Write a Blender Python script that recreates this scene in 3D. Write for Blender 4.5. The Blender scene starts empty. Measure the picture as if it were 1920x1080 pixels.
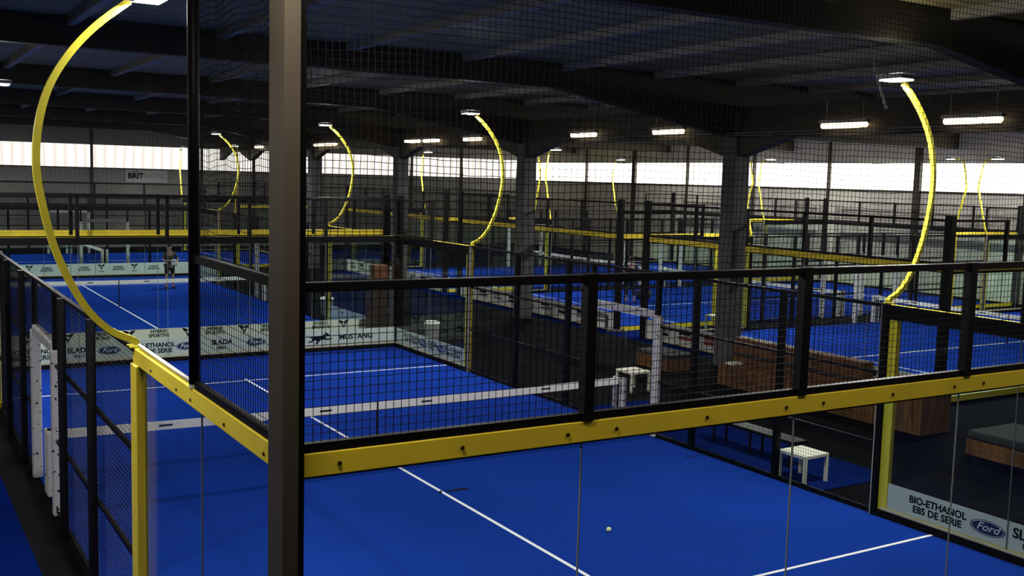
import bpy, math, random
from mathutils import Matrix, Vector
random.seed(7)
sc = bpy.context.scene
COL = sc.collection
PI = math.pi

# ------------------------------------------------------------------ camera, world, exposure
cam_d = bpy.data.cameras.new('camera'); cam = bpy.data.objects.new('camera', cam_d); COL.objects.link(cam)
cam_d.sensor_width = 36.0; cam_d.lens = 1976.48 / 1920 * 36.0
cam_d.clip_start = .05; cam_d.clip_end = 300
R_ = Vector((0.85433204, -0.51904266, 0.02667344)); U_ = Vector((0.03075099, 0.10171414, 0.99433828)); F_ = Vector((0.51881705, 0.84867482, -0.10285873))
cam.matrix_world = Matrix(((R_.x, U_.x, -F_.x, -2.04586), (R_.y, U_.y, -F_.y, -5.66930), (R_.z, U_.z, -F_.z, 4.58989), (0, 0, 0, 1)))
sc.camera = cam
w = bpy.data.worlds.new('hall_air'); sc.world = w; w.use_nodes = True
w.node_tree.nodes['Background'].inputs[0].default_value = (.95, .95, 1, 1)
w.node_tree.nodes['Background'].inputs[1].default_value = .05
sc.view_settings.view_transform = 'Standard'; sc.view_settings.look = 'None'
sc.view_settings.gamma = 1; sc.view_settings.use_curve_mapping = False
sc.view_settings.exposure = 0.0
sc.cycles.transparent_max_bounces = 64; sc.cycles.max_bounces = 7; sc.cycles.diffuse_bounces = 4; sc.cycles.glossy_bounces = 3
sc.cycles.sample_clamp_indirect = 4; sc.cycles.caustics_reflective = False; sc.cycles.caustics_refractive = False
FLOOD_W = 500.0          # one court floodlight
SPILL_W = 12.0          # stray light thrown upward by each floodlight
HEAT_E = 4.5            # warm tubes over the lounge
DAY_E = 1.15            # daylight through the translucent strip, end wall
DAY_Y = 5.0             # the same along the long wall, set stronger to brighten the ceiling

# ------------------------------------------------------------------ materials
MATS = {}
def mat(name, col, rough=.6, metal=0, spec=.3, noise=0, nscale=8, bump=0, bscale=60, emit=0):
    m = bpy.data.materials.new(name); m.use_nodes = True; nt = m.node_tree; b = nt.nodes['Principled BSDF']
    b.inputs['Base Color'].default_value = (*col, 1); b.inputs['Roughness'].default_value = rough
    b.inputs['Metallic'].default_value = metal; b.inputs['Specular IOR Level'].default_value = spec
    tc = nt.nodes.new('ShaderNodeTexCoord')
    if noise:
        n = nt.nodes.new('ShaderNodeTexNoise'); n.inputs['Scale'].default_value = nscale; n.inputs['Detail'].default_value = 5
        nt.links.new(tc.outputs['Object'], n.inputs['Vector'])
        r = nt.nodes.new('ShaderNodeMapRange'); r.inputs[1].default_value = .3; r.inputs[2].default_value = .7
        r.inputs[3].default_value = 1 - noise; r.inputs[4].default_value = 1 + noise
        nt.links.new(n.outputs[0], r.inputs[0])
        v = nt.nodes.new('ShaderNodeVectorMath'); v.operation = 'SCALE'; v.inputs[0].default_value = col
        nt.links.new(r.outputs[0], v.inputs['Scale']); nt.links.new(v.outputs[0], b.inputs['Base Color'])
    if bump:
        n2 = nt.nodes.new('ShaderNodeTexNoise'); n2.inputs['Scale'].default_value = bscale
        nt.links.new(tc.outputs['Object'], n2.inputs['Vector'])
        bp = nt.nodes.new('ShaderNodeBump'); bp.inputs['Strength'].default_value = bump; bp.inputs['Distance'].default_value = .01
        nt.links.new(n2.outputs[0], bp.inputs['Height']); nt.links.new(bp.outputs[0], b.inputs['Normal'])
    if emit:
        b.inputs['Emission Color'].default_value = (*col, 1); b.inputs['Emission Strength'].default_value = emit
    MATS[name] = m
    return m
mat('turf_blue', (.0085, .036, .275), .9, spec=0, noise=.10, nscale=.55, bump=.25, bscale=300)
mat('turf_blue_dim', (.0015, .008, .075), .9, spec=0, noise=.15, nscale=.6, bump=.25, bscale=300)  # court blue with the dim light of the open side put into the colour
mat('turf_blue_dark', (.004, .014, .11), .9, spec=0, noise=.15, nscale=.6, bump=.25, bscale=300)  # darker blue than the court turf, for the strips outside the courts
mat('line_white', (.80, .82, .85), .8, noise=.05, nscale=20)
mat('deck_black', (.0035, .0035, .005), .9, spec=0.02, noise=.35, nscale=1.2, bump=.15, bscale=40)
mat('steel_black', (.004, .004, .005), .5, spec=.15, noise=.15, nscale=6)
mat('wire_black', (.004, .004, .005), .5, spec=.2, noise=.1, nscale=9)
mat('cord_black', (.010, .010, .011), .9, spec=.1, noise=.1, nscale=9)
mat('rubber_black', (.004, .004, .005), .7, spec=.12, noise=.1, nscale=9)
mat('yellow_paint', (.88, .70, .045), .38, spec=.4, noise=.06, nscale=3)
mat('yellow_mast', (.76, .68, .05), .35, spec=.4, noise=.06, nscale=5)
mat('bolt_dark', (.05, .03, .02), .5, metal=.6, noise=.2, nscale=30)
mat('seal_grey', (.16, .175, .175), .5, noise=.05)
mat('banner_white', (.62, .64, .60), .5, noise=.03, nscale=3)
mat('print_black', (.010, .012, .018), .8, spec=.03, noise=.05)
mat('print_grey', (.16, .16, .17), .6, noise=.05)
mat('print_blue', (.012, .025, .09), .5, noise=.05)
mat('print_red', (.20, .03, .025), .6, noise=.05)
mat('print_white', (.75, .77, .80), .6, noise=.03)
mat('net_tape', (.78, .77, .72), .7, noise=.05, nscale=7)
mat('concrete_dark', (.085, .085, .085), .8, noise=.2, nscale=3, bump=.2, bscale=25)
mat('beam_dark', (.05, .044, .03), .7, noise=.2, nscale=2)
mat('purlin_grey', (.42, .39, .28), .6, noise=.15, nscale=2)
mat('post_grey', (.072, .063, .052), .5, spec=.15, metal=0, noise=.08, nscale=2)
mat('galv', (.45, .45, .44), .4, metal=.7, noise=.2, nscale=6)
mat('conduit_pale', (.50, .48, .39), .4, noise=.08, nscale=6)
mat('lamp_case', (.30, .30, .29), .5, metal=.3, noise=.1)
mat('lamp_lens', (1, .96, .86), .4, emit=14)
mat('tube_warm', (1, .78, .50), .4, emit=HEAT_E)
mat('table_white', (.74, .74, .62), .45, noise=.05, nscale=6)
mat('cushion_grey', (.03, .03, .033), .9, noise=.2, nscale=9, bump=.3, bscale=90)
mat('chrome', (.55, .55, .55), .22, metal=1, noise=.05)
mat('bin_white', (.62, .66, .64), .45, noise=.06)
mat('cabinet_brown', (.035, .022, .016), .55, noise=.2, nscale=4)
mat('crate_brown', (.13, .05, .02), .7, noise=.25, nscale=6)
mat('skin', (.34, .20, .14), .6, noise=.05)
mat('shirt_dark', (.05, .042, .036), .85, noise=.2, nscale=14)
mat('shirt_hem', (.16, .12, .10), .85, noise=.1)
mat('cloth_black', (.012, .012, .014), .85, noise=.2, nscale=14)
mat('hair_dark', (.012, .009, .007), .7, noise=.2, nscale=40)
mat('shoe_red', (.30, .10, .07), .6, noise=.1)
mat('eye_dark', (.02, .015, .012), .2)
mat('ball_yellow', (.85, .9, .45), .9, noise=.08, nscale=90)
mat('sign_grey', (.36, .36, .355), .6, noise=.06, nscale=2)

def corrugated(name, col, per=.25, depth=.03, noise=.12, emit=0, axis='X'):
    m = mat(name, col, .6, noise=noise, nscale=.7); nt = m.node_tree; b = nt.nodes['Principled BSDF']
    tc = nt.nodes.new('ShaderNodeTexCoord'); wv = nt.nodes.new('ShaderNodeTexWave')
    wv.bands_direction = axis; wv.inputs['Scale'].default_value = PI * 2 / per / 20
    nt.links.new(tc.outputs['Object'], wv.inputs['Vector'])
    bp = nt.nodes.new('ShaderNodeBump'); bp.inputs['Distance'].default_value = depth; bp.inputs['Strength'].default_value = .8
    nt.links.new(wv.outputs[1], bp.inputs['Height']); nt.links.new(bp.outputs[0], b.inputs['Normal'])
    return m
corrugated('wall_sheet_x', (.20, .20, .185)); corrugated('wall_sheet_y', (.60, .57, .50), axis='Y')
corrugated('roof_sheet', (.40, .34, .145), per=.5, axis='Y')
def daylight(name, axis, strength):          # translucent ribbed sheet lit from outdoors
    m = bpy.data.materials.new(name); m.use_nodes = True; nt = m.node_tree; nt.nodes.clear()
    o = nt.nodes.new('ShaderNodeOutputMaterial'); e = nt.nodes.new('ShaderNodeEmission')
    tc = nt.nodes.new('ShaderNodeTexCoord'); wv = nt.nodes.new('ShaderNodeTexWave'); wv.bands_direction = axis
    wv.inputs['Scale'].default_value = .58; wv.inputs['Distortion'].default_value = 1.5; wv.inputs['Detail'].default_value = 1
    cr = nt.nodes.new('ShaderNodeValToRGB'); cr.color_ramp.elements[0].color = (.80, .74, .66, 1); cr.color_ramp.elements[1].color = (1, .97, .90, 1)
    cr.color_ramp.elements[1].position = .55
    nt.links.new(tc.outputs['Object'], wv.inputs['Vector']); nt.links.new(wv.outputs[1], cr.inputs[0])
    nt.links.new(cr.outputs[0], e.inputs[0]); e.inputs[1].default_value = strength; nt.links.new(e.outputs[0], o.inputs[0])
    MATS[name] = m
daylight('daylight_x', 'X', DAY_E); daylight('daylight_y', 'Y', DAY_Y)

def glass():
    m = bpy.data.materials.new('clear_glass'); m.use_nodes = True; nt = m.node_tree; nt.nodes.clear()
    o = nt.nodes.new('ShaderNodeOutputMaterial'); mx = nt.nodes.new('ShaderNodeMixShader')
    t = nt.nodes.new('ShaderNodeBsdfTransparent'); t.inputs[0].default_value = (.945, .982, .966, 1)
    g = nt.nodes.new('ShaderNodeBsdfGlossy'); g.inputs['Roughness'].default_value = .015
    lw = nt.nodes.new('ShaderNodeLayerWeight'); lw.inputs[0].default_value = .5
    p = nt.nodes.new('ShaderNodeMath'); p.operation = 'POWER'; p.inputs[1].default_value = 4
    q = nt.nodes.new('ShaderNodeMath'); q.operation = 'MULTIPLY_ADD'; q.inputs[1].default_value = .5; q.inputs[2].default_value = .010
    nt.links.new(lw.outputs['Facing'], p.inputs[0]); nt.links.new(p.outputs[0], q.inputs[0]); nt.links.new(q.outputs[0], mx.inputs[0])
    nt.links.new(t.outputs[0], mx.inputs[1]); nt.links.new(g.outputs[0], mx.inputs[2]); nt.links.new(mx.outputs[0], o.inputs[0])
    MATS['clear_glass'] = m
glass()

def printed_pad():                 # white vinyl with small black marks
    m = mat('pad_white', (.58, .57, .55), .55); nt = m.node_tree; b = nt.nodes['Principled BSDF']
    tc = nt.nodes.new('ShaderNodeTexCoord'); v = nt.nodes.new('ShaderNodeTexNoise'); v.inputs['Scale'].default_value = 14; v.inputs['Detail'].default_value = 1
    mp = nt.nodes.new('ShaderNodeMapping'); mp.inputs['Scale'].default_value = (1, 1, 1.1)
    cr = nt.nodes.new('ShaderNodeValToRGB'); cr.color_ramp.interpolation = 'CONSTANT'
    cr.color_ramp.elements[0].color = (.58, .57, .55, 1); cr.color_ramp.elements[1].color = (.02, .02, .025, 1); cr.color_ramp.elements[1].position = .66
    nt.links.new(tc.outputs['Object'], mp.inputs[0]); nt.links.new(mp.outputs[0], v.inputs['Vector']); nt.links.new(v.outputs[0], cr.inputs[0]); nt.links.new(cr.outputs[0], b.inputs['Base Color'])
printed_pad()
def wood():
    m = mat('wood_plank', (.20, .085, .025), .65); nt = m.node_tree; b = nt.nodes['Principled BSDF']
    tc = nt.nodes.new('ShaderNodeTexCoord'); mp = nt.nodes.new('ShaderNodeMapping'); mp.inputs['Scale'].default_value = (9, 9, 1.2)
    n = nt.nodes.new('ShaderNodeTexNoise'); n.inputs['Scale'].default_value = 1.4; n.inputs['Detail'].default_value = 8
    cr = nt.nodes.new('ShaderNodeValToRGB'); cr.color_ramp.elements[0].color = (.045, .018, .007, 1); cr.color_ramp.elements[1].color = (.19, .085, .026, 1)
    cr.color_ramp.elements[0].position = .3; cr.color_ramp.elements[1].position = .72
    nt.links.new(tc.outputs['Object'], mp.inputs[0]); nt.links.new(mp.outputs[0], n.inputs['Vector']); nt.links.new(n.outputs[0], cr.inputs[0]); nt.links.new(cr.outputs[0], b.inputs['Base Color'])
wood()

# ------------------------------------------------------------------ mesh helpers
class MB:
    def __init__(s): s.v = []; s.f = []
    def box(s, x0, x1, y0, y1, z0, z1):
        b = len(s.v)
        s.v += [(x, y, z) for z in (z0, z1) for y in (y0, y1) for x in (x0, x1)]
        s.f += [tuple(b + i for i in q) for q in ((0, 2, 3, 1), (4, 5, 7, 6), (0, 1, 5, 4), (2, 6, 7, 3), (0, 4, 6, 2), (1, 3, 7, 5))]
        return s
    def tube(s, pts, r, n=8, caps=True, rot=0, closed=False):
        pts = [Vector(p) for p in pts]; N = len(pts); b = len(s.v); rr = r if isinstance(r, (list, tuple)) else [r] * N
        side = None
        for i, p in enumerate(pts):
            d = (pts[min(i + 1, N - 1)] - pts[max(i - 1, 0)]).normalized()
            if side is None:
                side = d.cross(Vector((0, 0, 1)) if abs(d.z) < .9 else Vector((0, 1, 0))).normalized()
            side = (side - d * side.dot(d)).normalized(); up = side.cross(d)
            for k in range(n):
                a = rot + 2 * PI * k / n
                s.v.append(tuple(p + (side * math.cos(a) + up * math.sin(a)) * rr[i]))
        for i in range(N - 1):
            for k in range(n):
                k2 = (k + 1) % n
                s.f.append((b + i * n + k, b + i * n + k2, b + (i + 1) * n + k2, b + (i + 1) * n + k))
        if caps:
            s.f.append(tuple(b + k for k in range(n))[::-1]); s.f.append(tuple(b + (N - 1) * n + k for k in range(n)))
        return s
    def lathe(s, prof, n=20, c=(0, 0)):
        b = len(s.v)
        for r, z in prof:
            for k in range(n):
                a = 2 * PI * k / n; s.v.append((c[0] + r * math.cos(a), c[1] + r * math.sin(a), z))
        for i in range(len(prof) - 1):
            for k in range(n):
                k2 = (k + 1) % n; s.f.append((b + i * n + k, b + i * n + k2, b + (i + 1) * n + k2, b + (i + 1) * n + k))
        s.f.append(tuple(b + k for k in range(n))[::-1]); s.f.append(tuple(b + (len(prof) - 1) * n + k for k in range(n)))
        return s
    def poly(s, pts, fr, ext):         # flat outline pts (u,v) extruded; fr maps (u,v,w) to xyz
        b = len(s.v); n = len(pts)
        s.v += [fr(u, v, 0) for u, v in pts] + [fr(u, v, ext) for u, v in pts]
        s.f += [tuple(range(b, b + n))[::-1], tuple(range(b + n, b + 2 * n))] + [(b + i, b + (i + 1) % n, b + n + (i + 1) % n, b + n + i) for i in range(n)]
        return s
    def grid(s, x0, x1, z0, z1, y=0, p=.05, r=.0027):      # welded wire grid in the local xz plane
        nx = int(round((x1 - x0) / p)); nz = int(round((z1 - z0) / p))
        for i in range(1, nx):
            x = x0 + (x1 - x0) * i / nx; s.tube([(x, y, z0), (x, y, z1)], r, 3, False)
        for j in range(1, nz):
            z = z0 + (z1 - z0) * j / nz; s.tube([(x0, y - .004, z), (x1, y - .004, z)], r, 3, False)
        return s
def obj(name, mb, m, parent=None, smooth=False, bevel=0):
    me = bpy.data.meshes.new(name); me.from_pydata(mb.v, [], mb.f); me.update()
    if smooth: me.polygons.foreach_set('use_smooth', [True] * len(me.polygons))
    o = bpy.data.objects.new(name, me); COL.objects.link(o)
    me.materials.append(MATS[m])
    if parent: o.parent = parent
    if bevel:
        b = o.modifiers.new('b', 'BEVEL'); b.width = bevel; b.segments = 2; b.limit_method = 'ANGLE'
    return o
def tag(o, label, cat, group=None, kind=None):
    if label: o['label'] = label
    if cat: o['category'] = cat
    if group: o['group'] = group
    if kind: o['kind'] = kind
    return o
def empty(name, loc=(0, 0, 0), rz=0):
    o = bpy.data.objects.new(name, None); COL.objects.link(o); o.location = loc; o.rotation_euler = (0, 0, rz); o.empty_display_size = .2
    return o
def struct(name, mb, m, parent=None, label=None, cat=None, **k):
    o = obj(name, mb, m, parent, **k)
    if not parent:
        o['kind'] = 'structure'
        if label: o['label'] = label
        if cat: o['category'] = cat
    return o
def copy_tree(o, parent=None):
    c = o.copy(); COL.objects.link(c); c.parent = parent
    for ch in list(KIDS.get(o.name, o.children)): copy_tree(ch, c)
    return c
KIDS = {}
class Proto:                            # first placement uses the prototype itself, later ones copy it with all its parts
    def __init__(s, root): s.root = root; s.used = False
    def put(s, x, y, th, label, cat, group, z=0):
        o = s.root if not s.used else copy_tree(s.root)
        s.used = True
        o.location = (x, y, z); o.rotation_euler = (0, 0, th)
        return tag(o, label, cat, group)
def text(body, size, loc, rot, m, parent, name='lettering', bold=0.0, shear=0, ext=.0008, sx=1):
    c = bpy.data.curves.new(name, 'FONT'); c.body = body; c.size = size; c.align_x = 'CENTER'; c.align_y = 'CENTER'
    c.offset = bold; c.shear = shear; c.extrude = ext; c.resolution_u = 3; c.space_line = .92
    c.materials.append(MATS[m])
    t = bpy.data.objects.new(name, c); COL.objects.link(t)
    me = bpy.data.meshes.new_from_object(t.evaluated_get(bpy.context.evaluated_depsgraph_get()))
    bpy.data.objects.remove(t); bpy.data.curves.remove(c)
    if not me.materials: me.materials.append(MATS[m])
    o = bpy.data.objects.new(name, me); COL.objects.link(o); o.location = loc; o.rotation_euler = rot; o.scale = (sx, 1, 1); o.parent = parent
    return o

# ------------------------------------------------------------------ building shell
XW, YW, ROOF = 38.6, 59.2, 7.15
struct('floor', MB().box(-30, XW + .3, -16, YW + .3, -.2, -.014), 'deck_black', label='black hall floor around the courts and lounge', cat='floor')
struct('ceiling', MB().box(-30, XW + .3, -16, YW + .3, ROOF, ROOF + .1), 'roof_sheet', label='dark grey sheet metal hall ceiling', cat='ceiling')
zb, zt = 4.62, 5.92
struct('wall_back', MB().box(-30, XW, YW, YW + .2, -.02, zb).box(-30, XW, YW, YW + .2, zt, ROOF), 'wall_sheet_x', label='grey sheet metal end wall under the hotel sign', cat='wall')
zb2, zt2 = 4.55, 5.78
struct('wall_right', MB().box(XW, XW + .2, -16, YW, -.02, zb2).box(XW, XW + .2, -16, YW, zt2, ROOF), 'wall_sheet_y', label='grey sheet metal long wall behind the lounge-side courts', cat='wall')
px = [-30, -15, 9.0, 15.3, 18.5, 22.9, 29.4, 33.2, XW]
wn = 1
for a, b in zip(px[:-1], px[1:]):
    struct('window_%d' % wn, MB().box(a + .07, b - .07, YW + .06, YW + .10, zb, zt), 'daylight_x', label='bright translucent strip window, end wall bay %d' % wn, cat='window'); wn += 1
py = [-16, -4, 5, 14, 20.5, 25.8, 31.0, 36.2, 41.6, 46.6, 51.7, YW]
for a, b in zip(py[:-1], py[1:]):
    struct('window_%d' % wn, MB().box(XW + .06, XW + .10, a + .06, b - .06, zb2, zt2), 'daylight_y', label='bright translucent strip window, long wall bay %d' % wn, cat='window'); wn += 1
tn = 1
for x in px[1:-1]:
    struct('trim_%d' % tn, MB().box(x - .06, x + .06, YW - .12, YW + .12, 0, ROOF), 'beam_dark', label='dark upright between strip windows, end wall', cat='wall post'); tn += 1
for y in py[1:-1]:
    struct('trim_%d' % tn, MB().box(XW - .12, XW + .12, y - (.16 if y in (46.6, 25.8) else .05), y + (.16 if y in (46.6, 25.8) else .05), 0, ROOF), 'beam_dark', label='dark upright between strip windows, long wall', cat='wall post'); tn += 1
for z, wd in ((zb - .03, .06), (3.72, .07), (2.95, .08)):
    struct('trim_%d' % tn, MB().box(-30, XW - .2, YW - .08, YW - .005, z - wd / 2, z + wd / 2), 'beam_dark', label='thin dark horizontal rail along the end wall', cat='wall rail'); tn += 1
struct('trim_%d' % tn, MB().box(XW - .08, XW - .005, -16, YW, zb2 - .1, zb2 - .02), 'beam_dark', label='thin dark sill rail along the long wall', cat='wall rail'); tn += 1

CX = 16.5; CY = [4.3, 14.1, 23.95, 33.6, 43.4, 53.2]
for i, y in enumerate(CY[1:5]):
    c = struct('column', MB().box(CX - .24, CX + .24, y - .24, y + .24, -.014, 6.3), 'concrete_dark', bevel=.02,
               label='grey square hall column %s' % ('beside the wooden bench', 'rising beyond the black lounge floor', 'third in the row from the wooden bench', 'last in the row, far from the bench')[i], cat='column')
for i, y in enumerate(CY):
    mb = MB()
    fr = lambda u, v, e, y=y: (u, y - .13 + e, v)
    mb.poly([(-30, 6.72), (CX - 5.5, 6.62), (CX - .3, 5.75), (CX - .3, ROOF), (-30, ROOF)][::-1], fr, .26)
    mb.poly([(CX + .3, 5.75), (CX + 5.5, 6.4), (XW, 6.4), (XW, ROOF), (CX + .3, ROOF)][::-1], fr, .26)
    mb.box(CX - .3, CX + .3, y - .13, y + .13, 5.75, ROOF)
    struct('beam', mb, 'beam_dark', label='deep dark roof beam %s' % ('over the near court front', 'over the near court net', 'just past the near court', 'over the court behind', 'close to the end wall', 'above the end wall court')[i], cat='beam')
mb = MB(); ys = [-15.8] + CY + [YW]
for a, b in zip(ys[:-1], ys[1:]):
    f2 = lambda u, v, e: (CX - .14 + e, u, v)
    mb.poly([(a + .15, 5.25), (a + 1.9, 5.74), (b - 1.9, 5.74), (b - .15, 5.25), (b - .15, 6.5), (a + .15, 6.5)], f2, .28)
struct('beam', mb, 'beam_dark', label='long dark beam with arched haunches joining the columns', cat='beam')
for x in [-9.2 + 2.55 * k for k in range(18)]:
    struct('beam', MB().box(x - .07, x + .07, -15.8, YW, ROOF - .15, ROOF), 'purlin_grey', label='slim grey purlin running under the ceiling sheets', cat='purlin')['group'] = 'purlins under the ceiling'

# left-hand neighbour turf and the blue strip beside the near court
struct('floor_turf', MB().box(-13, -.5, -9, 42, -.013, -.002), 'turf_blue_dim', label='blue turf darkened in colour for dim light, outside the fence on the open side', cat='floor')  # stops short so the black floor stands in for shade by the fence
struct('floor_turf', MB().box(10.14, 11.9, 5.2, 11.6, -.013, -.002), 'turf_blue_dark', label='blue turf strip beside the near court doorway', cat='floor')
struct('floor_turf', MB().box(17.0, 18.6, 8.9, 42, -.013, -.004), 'turf_blue_dark', label='blue turf strip along the lounge-side court walls', cat='floor')

# ------------------------------------------------------------------ court kit (local x along the wall, outside is -y)
def back_wall():
    r = empty('glass_screen')
    obj('beam', MB().box(0, 10, -.065, -.012, 2.86, 3.0), 'yellow_paint', r, bevel=.006)
    obj('inner_trim', MB().box(.04, 9.96, .009, .035, 2.83, 3.0), 'rubber_black', r)
    obj('bottom_beam', MB().box(0, 10, -.065, -.026, 0, .135), 'yellow_paint', r)
    obj('bottom_trim', MB().box(.04, 9.96, .009, .035, 0, .105), 'rubber_black', r)
    obj('sill_strip', MB().box(.04, 9.96, .009, .024, .106, .135), 'conduit_pale', r)
    for k in range(5):
        obj('glass_pane', MB().box(2 * k + .010, 2 * k + 1.990, -.006, .006, .02, 2.97), 'clear_glass', r)
    for k in range(1, 5):
        obj('glass_joint', MB().box(2 * k - .004, 2 * k + .004, -.0062, .0062, .02, 2.97), 'seal_grey', r)
    obj('mesh_rail', MB().box(.008, 9.992, -.055, -.005, 3.003, 3.055), 'steel_black', r)
    obj('top_rail', MB().box(.008, 9.992, -.060, 0, 3.925, 3.98), 'steel_black', r, bevel=.004)
    p0 = None
    for k in range(5):
        if p0 is None:
            p0 = obj('mesh_panel', MB().grid(.04, 1.96, 3.055, 3.925, -.03), 'wire_black', r)
        else:
            q = p0.copy(); COL.objects.link(q); q.location.x = 2 * k
    for k in range(1, 5):
        obj('post', MB().box(2 * k - .04, 2 * k + .04, -.075, 0, 3.0, 3.985), 'steel_black', r)
    return r
def corner_posts(r):
    for x in (-.10, 10.10):
        obj('corner_post', MB().box(x - .095, x + .095, -.14, -.002, -.014, 4.06), 'steel_black', r)
def side_wall(flip):
    r = empty('glass_screen'); X = (lambda x: 4 - x) if flip else (lambda x: x)
    B = lambda a, b, *k: MB().box(min(X(a), X(b)), max(X(a), X(b)), *k)
    obj('beam', B(.006, 4.06, -.065, -.012, 2.86, 3.0), 'yellow_paint', r, bevel=.006)
    obj('inner_trim', B(.009, 4, .009, .035, 2.80, 3.0), 'rubber_black', r)
    obj('bottom_beam', B(.006, 4, -.065, -.026, 0, .135), 'yellow_paint', r)
    obj('bottom_trim', B(.009, 4, .009, .035, 0, .105), 'rubber_black', r)
    obj('sill_strip', B(.009, 3.93, .009, .024, .106, .135), 'conduit_pale', r)
    for k in range(2):
        obj('glass_pane', B(2 * k + .010, 2 * k + 1.990, -.006, .006, .02, 2.97), 'clear_glass', r)
    obj('glass_joint', B(1.995, 2.005, -.0062, .0062, .02, 2.97), 'seal_grey', r)
    obj('post', B(3.84, 4.07, -.085, -.012, -.014, 2.86), 'yellow_paint', r, bevel=.006)
    obj('post_trim', B(3.985, 4.07, -.011, .04, -.014, 3.0), 'rubber_black', r)
    obj('lit_edge_strip', B(4.07, 4.085, -.02, .045, -.014, 3.0), 'conduit_pale', r)  # pale colour stands in for light catching the post edge
    obj('mesh_rail', B(.008, 2, -.055, -.005, 3.003, 3.055), 'steel_black', r)
    obj('top_rail', B(.008, 2, -.055, 0, 3.925, 3.98), 'steel_black', r)
    mb = MB(); a, b = sorted((X(.04), X(1.96))); obj('mesh_panel', mb.grid(a, b, 3.055, 3.925, -.03), 'wire_black', r)
    obj('step_post', B(1.97, 2.04, -.065, .005, 3.0, 3.985), 'steel_black', r)
    return r
def fence(flip):
    r = empty('mesh_fence'); X = (lambda x: 5 - x) if flip else (lambda x: x)
    B = lambda a, b, *k: MB().box(min(X(a), X(b)), max(X(a), X(b)), *k)
    for z, h in ((.02, .05), (1.0, .04), (2.0, .04)):
        obj('rail', B(.1, 4.92, -.05, -.01, z, z + h), 'steel_black', r)
    obj('top_rail', B(.1, 4.92, -.055, 0, 2.95, 3.0), 'steel_black', r)
    for x in (2.05, 4.05):
        obj('post', B(x - .05, x + .05, -.13, -.045, -.014, 3.0), 'steel_black', r)
    a, b = sorted((X(.12), X(4.91))); obj('mesh_panel', MB().grid(a, b, .07, 2.95, -.02), 'wire_black', r)
    return r
def doorway():
    r = empty('doorway_frame')
    for x in (0, 2):
        o = obj('door_post', MB().box(x - .04, x + .04, -.06, .02, -.014, 3.0), 'steel_black', r)
        obj('post_pad', MB().box(x - .065, x + .065, -.09, .045, 0, 2.22), 'pad_white', r, bevel=.02)
    obj('lintel', MB().box(0, 2, -.05, .01, 2.2, 2.26), 'steel_black', r)
    obj('lintel_pad', MB().box(.07, 1.93, -.075, .035, 2.16, 2.30), 'pad_white', r, bevel=.02)
    obj('top_rail', MB().box(0, 2, -.05, 0, 2.95, 3.0), 'steel_black', r)
    obj('mesh_panel', MB().grid(.04, 1.96, 2.3, 2.95, -.02), 'wire_black', r)
    return r
def court_net():
    r = empty('padel_net')
    zt_ = lambda x: .88 + .04 * ((x - 5) / 5) ** 2
    mb = MB(); n = 24; b = 0
    for i in range(n + 1):
        x = .05 + 9.9 * i / n; z = zt_(x)
        mb.v += [(x, -.012, z), (x, .012, z), (x, .012, z - .125), (x, -.012, z - .125)]
    for i in range(n):
        for k in range(4): mb.f.append((i * 4 + k, i * 4 + (k + 1) % 4, i * 4 + 4 + (k + 1) % 4, i * 4 + 4 + k))
    mb.f += [(0, 1, 2, 3), (n * 4 + 3, n * 4 + 2, n * 4 + 1, n * 4)]
    tp = obj('net_tape', mb, 'net_tape', r)
    for x in (1.6, 4.1, 5.9, 8.3):
        obj('tape_print', MB().box(x - .10, x + .10, -.0135, -.0125, zt_(x) - .075, zt_(x) - .045), 'print_black', tp)
    mb = MB()
    for i in range(221):
        x = .05 + 9.9 * i / 220; mb.tube([(x, 0, .02), (x, 0, zt_(x) - .12)], .0016, 3, False)
    for j in range(17):
        z = .02 + .74 * j / 16; mb.tube([(.05, 0, z), (9.95, 0, z)], .0016, 3, False)
    obj('net_mesh', mb, 'cord_black', r)
    obj('centre_strap', MB().box(4.985, 5.015, -.014, .014, 0, .885), 'print_black', r)
    for x in (.02, 9.98):
        obj('net_post', MB().box(x - .03, x + .03, -.03, .03, 0, .95), 'steel_black', r)
        for y in (-.10, .10):
            obj('post_pad', MB().box(x - .06, x + .06, y - .055, y + .055, 0, .93), 'pad_white', r, bevel=.02)
    return r
ARC = [(0, 3.022), (-.004, 3.06), (-.2, 3.16), (-.38, 3.34), (-.53, 3.6), (-.65, 3.9), (-.73, 4.22), (-.78, 4.55), (-.765, 4.9), (-.68, 5.24), (-.52, 5.53), (-.30, 5.79), (-.02, 6.03)]
KINK = [(0, 3.022), (-.004, 3.07), (-.10, 3.35), (-.46, 4.72), (-.26, 5.72), (.02, 5.80)]
def smooth(pts, n=4):
    P = [pts[0]] + list(pts) + [pts[-1]]; out = []
    for i in range(1, len(P) - 2):
        for k in range(n):
            t = k / n; a, b, c, d = P[i - 1], P[i], P[i + 1], P[i + 2]
            out.append(tuple(.5 * ((2 * b[j]) + (-a[j] + c[j]) * t + (2 * a[j] - 5 * b[j] + 4 * c[j] - d[j]) * t * t + (-a[j] + 3 * b[j] - 3 * c[j] + d[j]) * t ** 3) for j in (0, 1)))
    return out + [pts[-1]]
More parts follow.
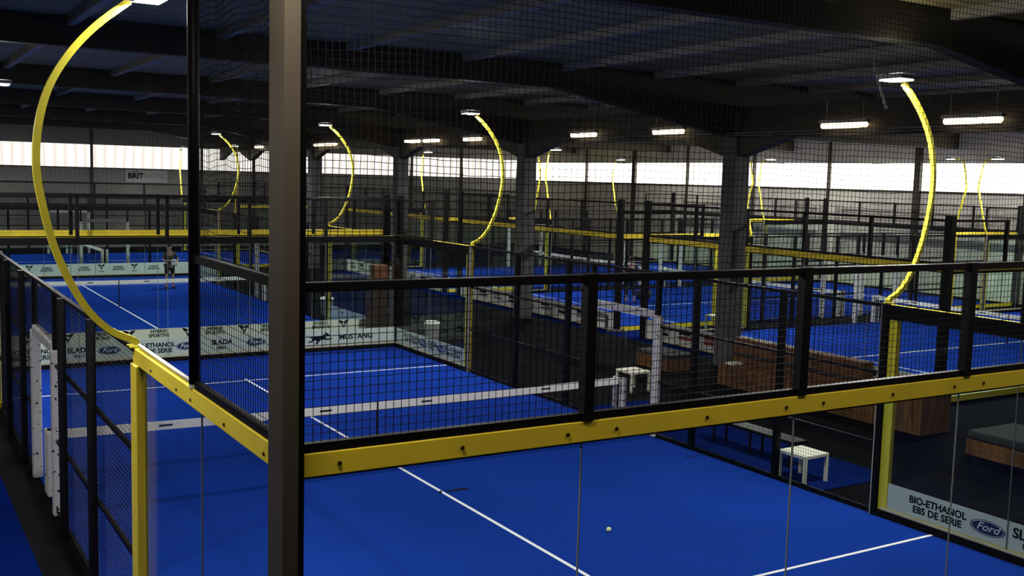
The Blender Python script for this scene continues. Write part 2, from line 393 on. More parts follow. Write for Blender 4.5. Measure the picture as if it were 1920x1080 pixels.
def mast(kind):
    r = empty('light_mast'); pts = [(0, y, z) for y, z in (smooth(ARC) if kind == 'arc' else KINK)]
    obj('pole', MB().tube(pts, (.042 if kind == 'arc' else .038), 4 if kind == 'arc' else 6, True, PI / 4), 'yellow_mast', r)
    obj('foot_plate', MB().box(-.07, .07, -.055, .045, 3.003, 3.020), 'yellow_mast', r)
    yl, zl = (.13, 6.07) if kind == 'arc' else (.26, 5.80)
    h = obj('lamp_head', MB().box(-.20, .20, yl - .17, yl + .17, zl, zl + .07), 'lamp_case', r, bevel=.02)
    obj('lamp_lens', MB().box(-.17, .17, yl - .14, yl + .14, zl - .018, zl - .002), 'lamp_lens', h)
    obj('bracket', MB().box(-.05, .05, yl - .2, yl - .1, zl - .03, zl + .02), 'lamp_case', h)
    l = bpy.data.lights.new('flood', 'AREA'); l.shape = 'RECTANGLE'; l.size = .34; l.size_y = .28; l.energy = FLOOD_W; l.color = (1, .97, .92)
    lo = bpy.data.objects.new('flood', l); COL.objects.link(lo); lo.parent = h; lo.location = (0, yl, zl - .03); lo.rotation_euler = (math.radians(14), 0, 0)
    l = bpy.data.lights.new('lamp_spill', 'POINT'); l.energy = SPILL_W; l.shadow_soft_size = .12; l.color = (1, .97, .90)
    lo = bpy.data.objects.new('lamp_spill', l); COL.objects.link(lo); lo.parent = h; lo.location = (0, yl, zl + .2)
    return r
P_back = Proto(back_wall()); r_ = back_wall(); corner_posts(r_); P_backc = Proto(r_)
P_sp, P_sm = Proto(side_wall(False)), Proto(side_wall(True))
P_f, P_fm, P_door, P_net = Proto(fence(False)), Proto(fence(True)), Proto(doorway()), Proto(court_net())
P_arc, P_kink = Proto(mast('arc')), Proto(mast('kink'))

def compose(ct, lx, ly, lth):
    x, y, th = ct; c, s = math.cos(th), math.sin(th)
    return x + c * lx - s * ly, y + s * lx + c * ly, th + lth
def court(ct, where, ends, sides, kink, turf='turf_blue', skip=()):
    x, y, th = ct
    f = struct('court_floor', MB().box(0, 10, 0, 20, -.013, 0), turf, label='blue turf playing floor of ' + where, cat='court')
    f.location = (x, y, 0); f.rotation_euler = (0, 0, th)
    for a, b, c, d in ((0.02, 9.98, 3.025, 3.075), (0.02, 9.98, 16.925, 16.975), (4.975, 5.025, 2.85, 9.9), (4.975, 5.025, 10.1, 17.15)):
        obj('line_marking', MB().box(a, b, c, d, .0002, .004), 'line_white', f)
    out = {}
    for e, (lx, ly, lt) in enumerate(((0, 0, 0), (10, 20, PI))):
        pr = P_back if (where == 'the near court' and e == 0) else P_backc
        out['b%d' % e] = pr.put(*compose(ct, lx, ly, lt), 'glass back wall with wire mesh top, %s of %s' % (ends[e], where), 'glass wall', 'glass back walls of the courts')
    for s, (lx, ly, lt) in enumerate(((10, 0, PI / 2), (0, 20, -PI / 2))):
        so = compose(ct, lx, ly, lt)
        # along the side: local 0..20; on side 1 local 0 is the far end
        e0, e1 = (0, 1) if s == 0 else (1, 0)
        o1 = P_sp.put(*compose(so, 0, 0, 0), 'glass corner wall on the %s of %s, toward its %s' % (sides[s], where, ends[e0]), 'glass wall', 'glass corner walls of the courts')
        o2 = P_sm.put(*compose(so, 16, 0, 0), 'glass corner wall on the %s of %s, toward its %s' % (sides[s], where, ends[e1]), 'glass wall', 'glass corner walls of the courts')
        out['s%d%d' % (s, e0)] = o1; out['s%d%d' % (s, e1)] = o2
        P_f.put(*compose(so, 4, 0, 0), 'black mesh fence on the %s of %s, toward its %s' % (sides[s], where, ends[e0]), 'fence', 'black mesh side fences')
        P_fm.put(*compose(so, 11, 0, 0), 'black mesh fence on the %s of %s, toward its %s' % (sides[s], where, ends[e1]), 'fence', 'black mesh side fences')
        P_door.put(*compose(so, 9, 0, 0), 'doorway frame with white printed pads, %s of %s' % (sides[s], where), 'door frame', 'padded doorway frames')
        for e, lx2 in ((e0, 4.05), (e1, 15.95)):
            (P_kink if kink else P_arc).put(*compose(so, lx2, -.05, 0), '%s yellow floodlight mast, %s of %s, toward its %s' % ('kinked' if kink else 'curved', sides[s], where, ends[e]), 'light mast', 'yellow floodlight masts')
    P_net.put(*compose(ct, 0, 10, 0), 'net with white top tape across ' + where, 'net', 'court nets')
    return out
LOW = -PI / 2
NEAR = court((0, 0, 0), 'the near court', ('front end', 'far end'), ('lounge side', 'open side'), False)
BEH = court((0, 21, 0), 'the court behind it', ('front end', 'far end'), ('lounge side', 'open side'), False)
KX = 17.6
LC = {}
LC[1] = court((KX, 18.7, LOW), 'the first lounge court', ('lounge end', 'wall end'), ('front side', 'rear side'), True)
LC[2] = court((KX, 30.2, LOW), 'the second lounge court', ('lounge end', 'wall end'), ('front side', 'rear side'), True)
LC[3] = court((KX, 41.6, LOW), 'the third lounge court', ('lounge end', 'wall end'), ('front side', 'rear side'), True)
court((-3, 54.5, LOW), 'the end-wall court', ('open end', 'lounge end'), ('front side', 'rear side'), True)

# floodlights of the neighbouring court just beyond the open side
for y, e in ((4.05, 'front'), (15.95, 'rear')):
    P_arc.put(-3.2, y, -PI / 2 + PI, 'curved yellow floodlight mast of the neighbouring court, its %s corner' % e, 'light mast', 'yellow floodlight masts')

# ------------------------------------------------------------------ near court extras: bolts, conduit, poles, netting
for k in range(5):
    for dx in (.24, 1.05, 1.84):
        obj('bolt', MB().tube([(2 * k + dx, -.066, 2.925), (2 * k + dx, -.074, 2.925)], .013, 10), 'bolt_dark', NEAR['b0'])
for ch in list(NEAR['s10'].children):
    if ch.name.startswith('step_post'): bpy.data.objects.remove(ch)
for ch in list(NEAR['b1'].children) + list(BEH['b0'].children):
    if ch.name.startswith('mesh_rail'): bpy.data.objects.remove(ch)
    elif ch.name.startswith('beam') and ch.parent == BEH['b0']: ch.location.z = .115
for ch in NEAR['s11'].children:
    if ch.name.startswith('post') and 'trim' not in ch.name: ch.location.x = -.14
sl = NEAR['s10']      # open side, front end: flipped piece, corner at local x = 4
for yy in (3.34, 2.48, 2.06, 1.2, .37):
    obj('bolt', MB().tube([(4 - yy, -.066, 2.91), (4 - yy, -.074, 2.91)], .012, 10), 'bolt_dark', sl)
obj('conduit', MB().tube([(0.05, -.03, 3.03), (1.2, -.03, 3.025), (1.83, -.03, 3.022)], .017, 8), 'conduit_pale', sl, True)
p = empty('net_pole', (-.04, 2.046, 0)); tag(p, 'slim black round pole standing on the yellow side beam', 'pole')
obj('shaft', MB().tube([(0, 0, 3.031), (0, 0, ROOF)], .042, 14), 'steel_black', p, True)
obj('base_plate', MB().tube([(0, 0, 3.002), (0, 0, 3.03)], .0435, 14), 'conduit_pale', p)
p = empty('corner_post', (-.08, -.24, 0)); tag(p, 'tall dark steel post at the front corner of the near court', 'post')
obj('shaft', MB().box(-.095, -.005, -.04, .21, -.014, ROOF), 'post_grey', p, bevel=.004)
obj('net_tube', MB().box(.01, .075, .09, .20, -.014, ROOF), 'steel_black', p)
obj('clamp', MB().box(-.003, .085, .20, .225, 2.78, 2.83), 'conduit_pale', p)

def netting(nu, nv, length, z0, z1, sag):
    mb = MB(); rnd = random.Random(3)
    J = {}
    def pt(i, j):
        if (i, j) not in J:
            u = i / nu; v = j / nv; edge = min(1, 6 * min(v, 1 - v))
            a = math.sin(u * 23 + v * 3) * .012 + math.sin(u * 61 + 1.7) * .006
            b = math.sin(u * 17 + v * 9) * .012 + math.sin(v * 21 + u * 40) * .005
            J[(i, j)] = (u * length + (a + rnd.uniform(-.004, .004)) * edge, math.sin(u * 12) * sag * edge, z0 + v * (z1 - z0) + (b + rnd.uniform(-.004, .004)) * edge)
        return J[(i, j)]
    js = list(range(0, nv + 1, 2)); js = js if js[-1] == nv else js + [nv]
    is_ = list(range(0, nu + 1, 2)); is_ = is_ if is_[-1] == nu else is_ + [nu]
    for i in range(nu + 1): mb.tube([pt(i, j) for j in js], .0023, 3, False)
    for j in range(nv + 1): mb.tube([pt(i, j) for i in is_], .0023, 3, False)
    return mb
nt_ = empty('safety_net', (0, -.03, 0)); tag(nt_, 'black square-mesh ball net hanging above the near court front wall', 'netting')
obj('netting', netting(222, 52, 10.0, 3.99, 6.32, .02), 'cord_black', nt_)
obj('top_cable', MB().tube([(0, 0, 6.33), (10, 0, 6.33)], .006, 6), 'steel_black', nt_)
nt_ = empty('safety_net', (-.03, 1.97, 0), -PI / 2); tag(nt_, 'short black ball net between slim pole and tall corner post', 'netting')
obj('netting', netting(44, 52, 2.0, 3.99, 6.32, .01), 'cord_black', nt_)
obj('top_cable', MB().tube([(0, 0, 6.33), (2.0, 0, 6.33)], .006, 6), 'steel_black', nt_)

# ------------------------------------------------------------------ printed banners on the glass
TRI = [(0, .24), (.20, .40), (.64, .5), (.44, .16), (.30, .10), (0, -.5), (0, -.20), (.15, .10), (.02, .16)]
TRI2 = [(-u, v) for u, v in TRI][::-1]
HORSE = [(-.95, .22), (-.55, .12), (-.42, .20), (-.05, .16), (.22, .24), (.42, .45), (.52, .36), (.70, .22), (.66, .12), (.48, .14), (.38, .02), (.62, -.06), (.85, .02), (.80, -.10), (.58, -.16), (.34, -.12),
         (.12, -.10), (-.02, -.22), (-.18, -.46), (-.30, -.42), (-.20, -.20), (-.36, -.12), (-.50, -.26), (-.78, -.30), (-.76, -.20), (-.56, -.16), (-.50, .02), (-.62, .06)]
def banner(root, x0, x1, z0, z1, inside, label, items, backc='banner_white'):
    """hangs on the glass of a wall piece (local frame of root); inside = printed side faces the court"""
    b = empty('banner'); b.matrix_world = Matrix.Translation(root.location) @ Matrix.Rotation(root.rotation_euler.z, 4, 'Z')
    b['label'] = label; b['category'] = 'banner'; b['group'] = 'advertising banners on the glass'
    obj('panel', MB().box(x0, x1, -.022, -.013, z0, z1), backc, b)
    y = -.0115 if inside else -.0235; s = -1 if inside else 1; rot = (PI / 2, 0, PI if inside else 0); oy = 1 if inside else -1
    for kind, x, *a in items:
        z = a[0]; h = a[1]
        if kind == 't':
            text(a[2], h, (x, y, z), rot, a[3] if len(a) > 3 else 'print_black', b, bold=h * .035, sx=a[4] if len(a) > 4 else 1)
        elif kind == 'oval':
            pts = [(math.cos(2 * PI * k / 28) * h * 1.25, math.sin(2 * PI * k / 28) * h * .5) for k in range(28)]
            o = obj('oval_logo', MB().poly([(q[0] * 1.0, q[1]) for q in pts][::(1 if not inside else -1)], lambda u, v, e: (x + s * u, y - oy * .001 + oy * e, z + v), .0012), 'print_blue', b)
            mb = MB(); mb.tube([(x + math.cos(2 * PI * k / 28) * h * 1.14, y + oy * .001, z + math.sin(2 * PI * k / 28) * h * .43) for k in range(29)], h * .018, 4, False); obj('ring', mb, 'print_white', o)
            text('Ford', h * .72, (x, y + oy * .0015, z + h * .02), rot, 'print_white', o, bold=h * .006, shear=.35, sx=1.15)
        elif kind == 'mark':
            f_ = lambda u, v, e: (x + s * u, y - oy * .001 + oy * e, z + v)
            obj('emblem', MB().poly([(u * h, v * h) for u, v in TRI], f_, .0015).poly([(u * h, v * h) for u, v in TRI2], f_, .0015), 'print_black', b)
        elif kind == 'horse0':
            obj('emblem', MB().poly([(u * h, v * h) for u, v in TRI], lambda u, v, e: (x + s * u, y - oy * .001 + oy * e, z + v), .0015), 'print_black', b)
        elif kind == 'horse':
            obj('emblem', MB().poly([(u * h * 1.2, v * h) for u, v in HORSE], lambda u, v, e: (x + s * u, y - oy * .001 + oy * e, z + v), .0015), 'print_black', b)
        elif kind == 'bar':
            obj('print_block', MB().box(x - a[2] / 2, x + a[2] / 2, y - .0006, y + .0006, z - h / 2, z + h / 2), a[3], b)
    return b
# far wall of the near court: world X = 10 - local x
BIO = 'BIO-ETHANOL\nE85 DE SERIE'
it = []
for X, k in ((.35, 'oval'), (1.0, 'bio'), (2.0, 'sl'), (2.66, 'oval'), (3.68, 'bio'), (4.44, 'oval'), (5.3, 'sl'), (6.16, 'oval'), (7.85, 'horse'), (8.86, 'mus')):
    if k == 'oval': it.append(('oval', 10 - X, .35, .20))
    if k == 'bio': it.append(('t', 10 - X, .335, .15, BIO))
    if k == 'sl': it += [('t', 10 - X, .39, .17, 'SLADA'), ('t', 10 - X, .25, .10, '05611')]
    if k == 'horse': it.append(('horse', 10 - X, .34, .34))
    if k == 'mus': it.append(('t', 10 - X, .34, .19, 'MUSTANG', 'print_black', 1.05))
banner(NEAR['b1'], .02, 9.98, .14, .54, True, 'white car-dealer banner low on the far glass wall of the near court', it)
it = []
for k, X in enumerate((.45, 1.2, 1.9, 2.6, 3.3, 4.01, 4.72, 5.4, 6.15, 6.83, 7.55, 8.25, 8.9, 9.6)):
    if k % 2 == 0: it += [('mark', X, .54, .24), ('t', X, .375, .05, 'CUPRA')]
    else: it += [('t', X, .54, .115, 'HYBRID\nSPORTIVE')]
banner(BEH['b0'], .02, 9.98, .14, .66, False, 'cream car-dealer banner on the front glass of the court behind', it)
it = []
for k, X in enumerate((.8, 1.5, 2.1, 2.8, 3.45, 4.1, 4.8, 5.55, 6.23, 6.91, 7.56, 8.36, 9.1)):
    if k % 2 == 0: it += [('mark', 10 - X, .45, .24), ('t', 10 - X, .26, .07, 'CUPRA')]
    else: it += [('t', 10 - X, .38, .11, 'HYBRID\nSPORTIVE')]
banner(BEH['b1'], .02, 9.98, .14, .60, True, 'pale greenish-white banner on the far glass of the court behind', it)
# near court, lounge side: root at (10,0) turned 90 deg, local x = world Y ; far piece starts at Y=16
banner(NEAR['s00'], .05, 3.83, .14, .50, True, 'white banner at the front glass corner beside the yellow post',
       [('t', 3.03, .315, .135, BIO), ('oval', 2.28, .32, .20), ('t', 1.66, .37, .18, 'SLADA'), ('t', 1.66, .24, .105, '05611')])
banner(NEAR['s01'], .18, 3.96, .14, .52, True, 'short banner on the far lounge-side glass corner of the near court',
       [('t', 3.07, .34, .13, BIO), ('oval', 2.40, .34, .20), ('t', 1.85, .38, .16, 'SLADA'), ('t', 1.85, .26, .09, '05611'), ('oval', 1.36, .33, .20), ('t', .72, .33, .13, BIO)])
banner(BEH['s01'], .18, 3.96, .14, .58, True, 'pale banner on the far lounge-side corner glass of the court behind', [('mark', 2.8, .42, .16), ('mark', 1.2, .42, .16)])
banner(BEH['s00'], .06, 3.83, .14, .58, True, 'pale banner on the front lounge-side corner glass of the court behind', [('mark', 2.8, .42, .16), ('mark', 1.2, .42, .16)])

for k, nm, c2 in ((1, 'first', 'print_red'), (2, 'second', 'print_grey'), (3, 'third', 'print_grey')):
    it = []
    for q in range(9):
        x = .7 + q * 1.07
        it += [('bar', x, .40, .14, .5, 'print_black' if q % 2 else c2), ('bar', x + .05, .24, .10, .62, c2 if q % 3 else 'print_black')]
    b = banner(LC[k]['b0'], .02, 9.98, .02, .56, False, 'grey printed banner along the foot of the %s lounge court glass' % nm, it)
    for o in b.children: o.location.y = -.058
# wall sign
s = empty('wall_sign', (12.04, YW - .03, 4.17)); tag(s, 'grey hotel sign with dark lettering high on the end wall', 'sign')
obj('board', MB().box(-1.2, 1.2, -.03, 0, -.37, .37), 'sign_grey', s)
text('BRIT', .44, (-.62, -.034, .0), (PI / 2, 0, 0), 'print_black', s, bold=.018, sx=1.0)
text('HOTEL', .44, (.52, -.034, .0), (PI / 2, 0, 0), 'print_grey', s, bold=-.003, sx=.95)
obj('emblem', MB().tube([(-.66 + .16 * math.cos(a), -.034, .33 + .09 * math.sin(a)) for a in [PI + PI * k / 10 for k in range(11)]], .016, 4), 'print_black', s)

# floor print beside the centre line
fp = empty('floor_print', (5.2, 7.66, 0)); tag(fp, 'small black maker print on the blue turf by the centre line', 'floor print')
text('PADEL', .125, (.06, 0, .005), (0, 0, 0), 'print_black', fp, bold=.006, sx=1.0)
obj('emblem', MB().poly([(-.30, -.10), (-.19, .0), (-.24, .0), (-.14, .12), (-.26, .02), (-.21, .02)], lambda u, v, e: (u, v, .0042 + e), .0008), 'print_black', fp)
fp = empty('floor_print', (9.72, 7.58, 0)); tag(fp, 'small black maker print on the turf near the fence', 'floor print')
text('PADEL', .085, (.08, 0, .0008), (0, 0, 0), 'print_black', fp, bold=.002)
obj('emblem', MB().poly([(-.16, -.08), (-.07, .0), (-.11, .0), (-.03, .09), (-.13, .02), (-.09, .02)], lambda u, v, e: (u, v, .0006 + e), .0008), 'print_black', fp)
mb = MB(); mb.lathe([(.033 * math.sin(PI * k / 10) + 1e-4, .033 - .033 * math.cos(PI * k / 10)) for k in range(11)], 16)
b_ = obj('padel_ball', mb, 'ball_yellow', None, True); b_.location = (6.15, 5.13, 0); tag(b_, 'single padel ball lying on the near court turf', 'ball')

# ------------------------------------------------------------------ ceiling lamps over the lounge
def tube_lamp():
    r = empty('ceiling_lamp')
    obj('case', MB().box(-.07, .07, -.66, .66, .05, .12), 'lamp_case', r)
    mb = MB(); mb.tube([(0, -.64, 0), (0, -.60, 0), (0, .60, 0), (0, .64, 0)], [.03, .065, .065, .03], 12); obj('tube', mb, 'tube_warm', r, True)
    for y in (-.5, .5): obj('hanger', MB().tube([(0, y, .12), (0, y, .55)], .006, 6), 'galv', r)
    return r
P_lamp = Proto(tube_lamp())
for k, y in enumerate((7.3, 10.45, 16.4, 20.3, 27.1, 30.3, 31.9, 40.4, 41.9, 50.9)):
    P_lamp.put(16.18, y, 0, ('glowing warm tube lamp in the row over the lounge, %s from the near end' % ('first', 'second', 'third', 'fourth', 'fifth', 'sixth', 'seventh', 'eighth', 'ninth', 'tenth')[k]), 'lamp', 'warm tube lamps over the lounge', z=5.95)
for k, (x, y, z, e) in enumerate(((-.6, -.9, 6.6, 105), (4.0, -1.5, 6.4, 45), (8.0, -1.5, 6.4, 45))):  # tubes added out of view to brighten the near beam and corner post
    P_lamp.put(x, y, PI / 2, 'added unseen tube lamp lighting the near front wall, %s from the tall corner post' % ('first', 'second', 'third')[k], 'lamp', 'added tube lamps out of view', z=z)
    l = bpy.data.lights.new('added_fill_tube', 'AREA'); l.shape = 'RECTANGLE'; l.size = 1.2; l.size_y = .15; l.energy = e; l.color = (1, .86, .68)
    lo = bpy.data.objects.new('added_fill_tube', l); COL.objects.link(lo); lo.location = (x, y, z - .09)
cb = obj('lamp_cable', MB().tube([(16.02, -2, 5.84), (16.02, 22, 5.84)], .012, 6).tube([(16.0, -2, 5.78), (16.0, 14, 5.78)], .012, 6), 'galv'); tag(cb, 'pair of thin grey cables strung along the warm lamp row', 'cable')
rd = obj('hanging_brace', MB().tube([(13, 7.03, 6.7), (13, 6.72, 5.96)], .03, 8).tube([(13, 7.03, 6.7), (13, 7.2, 7.34)], .012, 6), 'conduit_pale'); tag(rd, 'short pale metal brace hanging below the roof near the lamps', 'brace')

# ------------------------------------------------------------------ furniture
def side_table(x, y, th, label):
    r = empty('side_table', (x, y, 0), th); tag(r, label, 'table', 'small white side tables')
    obj('tabletop', MB().box(-.275, .275, -.275, .275, .40, .45), 'table_white', r, bevel=.004)
    for a in (-1, 1):
        for b in (-1, 1): obj('leg', MB().box(a * .25 - .025, a * .25 + .025, b * .25 - .025, b * .25 + .025, -.012, .40), 'table_white', r)
side_table(10.42, 5.78, .05, 'small square white side table just outside the near court fence')
side_table(12.35, 12.62, .05, 'small square white side table beyond the near court net post')
side_table(21.0, 21.4 - 2.0, 0, 'small white side table between first and second lounge courts')

def boards(x0, x1, y0, y1, z0, z1, wdt=.1, horiz=False):
    mb = MB(); g = .006; t = .022
    if horiz:
        n = max(1, int(round((z1 - z0) / wdt)))
        for k in range(n):
            a = z0 + (z1 - z0) * k / n + g / 2; b = z0 + (z1 - z0) * (k + 1) / n - g / 2
            mb.box(x0, x0 + t, y0, y1, a, b).box(x1 - t, x1, y0, y1, a, b).box(x0 + t, x1 - t, y0, y0 + t, a, b).box(x0 + t, x1 - t, y1 - t, y1, a, b)
        mb.box(x0 + t, x1 - t, y0 + t, y1 - t, z1 - .03, z1 - .004)
        return mb
    n = int(round((y1 - y0) / wdt))
    for k in range(n):
        a = y0 + (y1 - y0) * k / n + g / 2; b = y0 + (y1 - y0) * (k + 1) / n - g / 2
        mb.box(x0, x0 + t, a, b, z0, z1).box(x1 - t, x1, a, b, z0, z1)
        mb.box(x0 + t, x1 - t, a, b, z1 - .024, z1)
    n = int(round((x1 - x0) / wdt))
    for k in range(n):
        a = x0 + t + (x1 - x0 - 2 * t) * k / n + g / 2; b = x0 + t + (x1 - x0 - 2 * t) * (k + 1) / n - g / 2
        mb.box(a, b, y0, y0 + t, z0, z1 - .025).box(a, b, y1 - t, y1, z0, z1 - .025)
    return mb
r = empty('pallet_bench', (14.95, 14.65, 0)); tag(r, 'square wooden pallet seat with dark cushion near the column', 'bench')
obj('seat_box', boards(-.42, .42, -.64, .62, -.013, .31), 'wood_plank', r)
obj('cushion', MB().box(-.42, .42, -.64, .62, .31, .40), 'cushion_grey', r, bevel=.03)
r = empty('pallet_sofa', (15.1, 9.6, 0)); tag(r, 'long wooden pallet sofa with high back in the lounge', 'sofa')
obj('seat_box', boards(-.40, .30, -1.6, 2.85, -.013, .46), 'wood_plank', r)
obj('backrest', boards(.31, .62, -.72, 3.1, -.013, 1.0), 'wood_plank', r)
obj('end_box', boards(-.40, .45, -2.72, -1.61, -.013, .72), 'wood_plank', r)
obj('back_rail', MB().box(.27, .31, -.72, 3.1, .60, .66), 'cushion_grey', r)
c_ = obj('cushion', MB().box(-.16, .16, -.14, .14, 0, .06), 'table_white', None, bevel=.02); c_.location = (14.92, 12.15, .461); tag(c_, 'small white cushion at the end of the pallet sofa', 'cushion')
r = empty('pallet_bench', (15.0, 4.6, 0)); tag(r, 'low wooden pallet bench with wide grey cushion by the front corner', 'bench')
obj('seat_box', boards(-.67, .67, -1.05, 1.05, -.013, .27, .09, True), 'wood_plank', r)
obj('cushion', MB().box(-.67, .67, -1.05, 1.05, .27, .42), 'cushion_grey', r, bevel=.03)
r = empty('bench', (10.85, 7.3, 0)); tag(r, 'long black bench with rounded legs on the blue strip', 'bench')
obj('seat', MB().box(-.18, .18, -1.05, 1.05, .41, .45), 'steel_black', r, bevel=.01)
for y in (-.95, -.05, .85):
    obj('leg_frame', MB().tube([(-.15, y, -.01), (-.15, y, .36), (-.12, y, .40), (.12, y, .40), (.15, y, .36), (.15, y, -.01)], .022, 8), 'steel_black', r)
r = empty('lounge_chair', (15.7, 17.75, 0), 1.04); tag(r, 'black lounge chair with shiny seat edge beyond the wooden seat', 'chair')
obj('seat', MB().box(-.24, .24, -.24, .24, .43, .46), 'cloth_black', r, bevel=.015)
obj('seat_edge', MB().tube([(-.26, -.25, .45), (-.2, -.27, .455), (.2, -.27, .455), (.26, -.25, .45)], .02, 8), 'chrome', r, True)
obj('backrest', MB().box(-.24, .24, .23, .27, .55, .88), 'cloth_black', r, bevel=.015)
for sx in (-1, 1):
    obj('leg', MB().tube([(sx * .25, -.24, .44), (sx * .27, -.28, -.012)], .013, 8), 'chrome', r)
    obj('leg', MB().tube([(sx * .25, .26, .9), (sx * .25, .25, .45), (sx * .27, .30, -.012)], .013, 8), 'chrome', r)
def bin_(x, y, label):
    r = empty('waste_bin', (x, y, 0)); tag(r, label, 'bin', 'white round bins')
    obj('body', MB().lathe([(.17, -.012), (.19, .1), (.21, .50), (.215, .52)], 24), 'lamp_case', r, True)
    obj('lid', MB().lathe([(.225, .52), (.225, .56), (.18, .60), (.06, .61), (.05, .595)], 24), 'print_white', r, True)
bin_(11.25, 20.3, 'white round bin on the lounge floor past the near court corner')
bin_(10.62, 26.6, 'white round bin beside the front corner of the court behind')
r = empty('tall_cabinet', (9.72, 20.5, 0)); tag(r, 'tall dark brown cabinet standing between the two court walls', 'cabinet')
obj('body', MB().box(-.30, .24, -.2, .2, -.012, 1.82), 'cabinet_brown', r)
d = obj('door', MB().box(-.28, .22, -.215, -.2, .05, 1.78), 'cabinet_brown', r); obj('handle', MB().tube([(.17, -.225, .9), (.17, -.225, 1.05)], .01, 6), 'galv', d)
r2 = empty('brown_crate', (9.72, 20.5, 1.82)); tag(r2, 'reddish brown crate on top of the tall cabinet', 'crate')
obj('body', boards(-.2, .2, -.16, .16, 0, .36, .1, True), 'crate_brown', r2)
r = empty('white_locker', (10.09, 20.5, 0)); tag(r, 'narrow pale locker beside the tall brown cabinet', 'locker')
obj('body', MB().box(-.11, .11, -.12, .12, -.012, 1.68), 'sign_grey', r)
d = obj('door', MB().box(-.10, .10, -.13, -.12, .06, 1.64), 'sign_grey', r); obj('handle', MB().box(.06, .075, -.14, -.13, .85, .95), 'galv', d)
r = empty('sports_bag', (23.8, 26.7, 0), .3); tag(r, 'dark sports bag on the turf beside the standing player', 'bag')
obj('body', MB().tube([(-.28, 0, .22), (-.25, 0, .22), (.25, 0, .22), (.28, 0, .22)], [.12, .21, .21, .12], 14), 'cloth_black', r, True)
obj('strap', MB().tube([(-.12, -.14, .40), (-.1, -.08, .52), (.1, -.08, .52), (.12, -.14, .40)], .012, 6), 'cushion_grey', r)

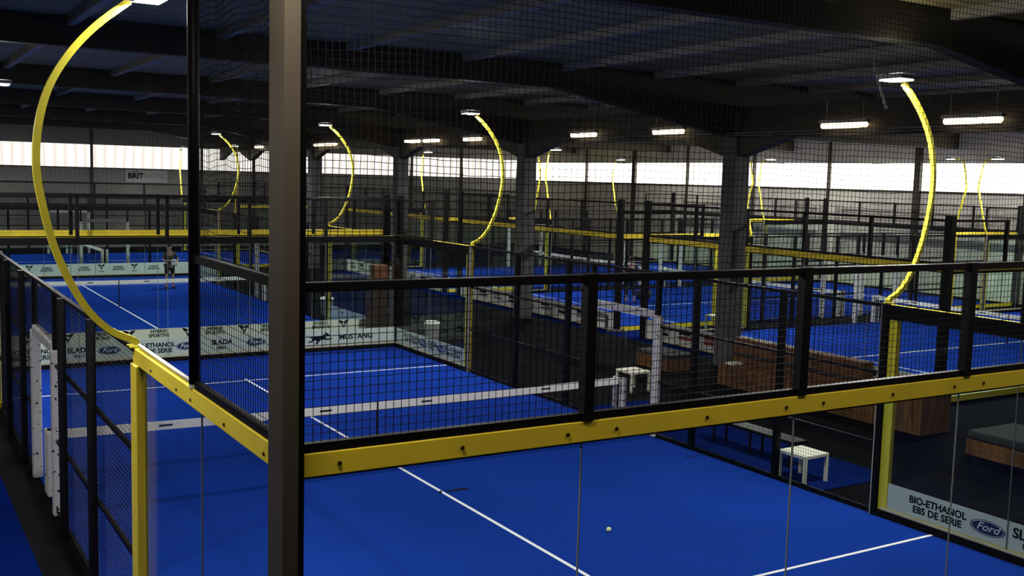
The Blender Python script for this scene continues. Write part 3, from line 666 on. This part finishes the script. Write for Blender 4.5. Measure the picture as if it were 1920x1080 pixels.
# ------------------------------------------------------------------ people
def skin(name, verts, edges, rad, m, parent, sub=2):
    me = bpy.data.meshes.new(name); me.from_pydata(verts, edges, []); me.update(); me.materials.append(MATS[m])
    o = bpy.data.objects.new(name, me); COL.objects.link(o); o.parent = parent
    o.modifiers.new('skin', 'SKIN'); d = me.skin_vertices[0].data
    for i, q in enumerate(rad): d[i].radius = q if isinstance(q, tuple) else (q, q)
    d[0].use_root = True
    s_ = o.modifiers.new('sub', 'SUBSURF'); s_.levels = sub; s_.render_levels = sub
    for pl in me.polygons: pl.use_smooth = True
    return o
def person(loc, th, label, arms, top, legs_col, shoe, hem=None, long=False):
    r = empty('person', loc, th); tag(r, label, 'person')
    V = []; E = []; Rd = []
    def add(p, q, par=None):
        V.append(p); Rd.append(q)
        if par is not None: E.append((par, len(V) - 1))
        return len(V) - 1
    pel = add((0, 0, .95), (.15, .11)); sp = add((0, 0, 1.12), (.13, .095), pel); ch = add((0, 0, 1.32), (.15, .10), sp); nk = add((0, -.005, 1.46), .055, ch)
    hd = add((0, -.02, 1.55), .075, nk); h2 = add((0, -.02, 1.64), .095, hd); add((0, -.01, 1.72), .07, h2)
    J = {}
    for sx in (-1, 1):
        sh, el, wr = arms[0 if sx < 0 else 1]
        a = add(sh, .055, ch); b = add(el, .042, a); c = add(wr, .03, b)
        dv = (Vector(wr) - Vector(el)).normalized(); pm = Vector(wr) + dv * .07; c2 = add(tuple(pm), (.036, .018), c)
        sd = dv.cross(Vector((0, 1, .2))).normalized()
        for k, ln in ((-1.5, .06), (-.5, .075), (.5, .07), (1.5, .055)):
            q = pm + dv * .025 + sd * (.018 * k); e1 = add(tuple(q), .009, c2); add(tuple(q + dv * ln + Vector((0, -.02, -.01))), .0075, e1)
        t1 = add(tuple(Vector(wr) + dv * .03 + sd * .04), .010, c); add(tuple(Vector(wr) + dv * .07 + sd * .062), .008, t1)
        hp = add((sx * .10, 0, .88), .095, pel); kn = add((sx * .13, -.02, .48), .058, hp); an = add((sx * .15, .01, .09), .038, kn); add((sx * .16, -.13, .03), .032, an)
        J[sx] = (sh, el, (sx * .10, 0, .88), (sx * .13, -.02, .48), (sx * .15, .01, .09), (sx * .16, -.13, .03))
    body = skin('body', V, E, Rd, 'skin', r)
    v = [(0, 0, .90), (0, 0, 1.12), (0, 0, 1.32), (0, 0, 1.42)]; e = [(0, 1), (1, 2), (2, 3)]; q = [(.17, .13), (.15, .115), (.17, .12), (.07, .065)]
    for sx in (-1, 1):
        sh, el = J[sx][0], J[sx][1]; mid = tuple(Vector(sh).lerp(Vector(el), .75))
        v += [sh, mid]; n = len(v); e += [(2, n - 2), (n - 2, n - 1)]; q += [.075, .062]
    skin('shirt', v, e, q, top, r)
    if hem: obj('shirt_hem', MB().lathe([(.165, .80), (.172, .84), (.168, .93)], 20), hem, r, True)
    v = [(0, 0, .93)]; e = []; q = [(.16, .12)]
    for sx in (-1, 1):
        hp, kn = J[sx][2], J[sx][3]; v += [hp, tuple(Vector(hp).lerp(Vector(kn), .85))]; n = len(v); e += [(0, n - 2), (n - 2, n - 1)]; q += [.112, .088]
    skin('shorts', v, e, q, legs_col, r)
    if long:
        for sx in (-1, 1):
            kn, an = Vector(J[sx][3]), Vector(J[sx][4])
            skin('trouser_leg', [tuple(kn + Vector((0, 0, .14))), tuple(kn), tuple(kn.lerp(an, .62))], [(0, 1), (1, 2)], [.09, .078, .066], legs_col, r)
    for sx in (-1, 1):
        a, t_ = J[sx][4], J[sx][5]
        obj('shoe', MB().tube([(a[0], .07, .045), (a[0], .04, .05), (t_[0], -.08, .045), (t_[0], -.19, .032)], [.03, .045, .05, .025], 12), shoe, r, True)
    mb = MB(); mb.lathe([(.1, 1.60), (.108, 1.66), (.100, 1.72), (.065, 1.765), (.01, 1.785)], 18, (0, .012)); obj('hair', mb, 'hair_dark', r, True)
    for sx in (-1, 1):
        obj('eye', MB().tube([(sx * .034, -.108, 1.638), (sx * .034, -.118, 1.638)], .010, 8), 'eye_dark', r)
        obj('ear', MB().tube([(sx * .092, 0, 1.58), (sx * .104, .005, 1.61), (sx * .10, .01, 1.65)], .014, 8), 'skin', r, True)
    obj('nose', MB().tube([(0, -.105, 1.64), (0, -.130, 1.60), (0, -.112, 1.585)], [.008, .014, .008], 8), 'skin', r, True)
    obj('mouth', MB().tube([(-.025, -.098, 1.555), (0, -.106, 1.552), (.025, -.098, 1.555)], .006, 6), 'shoe_red', r)
    return r
person((7.84, 36.0, 0), .25, 'person in dark shirt and black shorts holding a racket behind the far net',
       (((-.19, 0, 1.36), (-.29, -.03, 1.10), (-.08, -.22, 1.09)), ((.19, 0, 1.36), (.37, .03, 1.13), (.24, -.12, .98))), 'shirt_dark', 'cloth_black', 'cloth_black', 'shirt_hem')
r = empty('padel_racket', (7.80, 35.76, 1.075), .25); tag(r, 'pale padel racket held across the waist of the player', 'racket')
obj('face', MB().poly([(.16 + .12 * math.cos(2 * PI * k / 24), -.03 + .11 * math.sin(2 * PI * k / 24)) for k in range(24)], lambda u, v, e: (u, -.02 + e, v), .036), 'print_white', r, bevel=.008)
obj('grip', MB().tube([(-.10, 0, .02), (.06, 0, -.01)], .016, 10), 'cloth_black', r, True)
person((22.9, 26.4, 0), 2.6, 'person in black clothes with red shoes standing past the lounge beside a bag',
       (((-.19, 0, 1.36), (-.27, .02, 1.10), (-.25, -.06, .86)), ((.19, 0, 1.36), (.27, .02, 1.10), (.25, -.06, .86))), 'cloth_black', 'cloth_black', 'shoe_red', None, True)
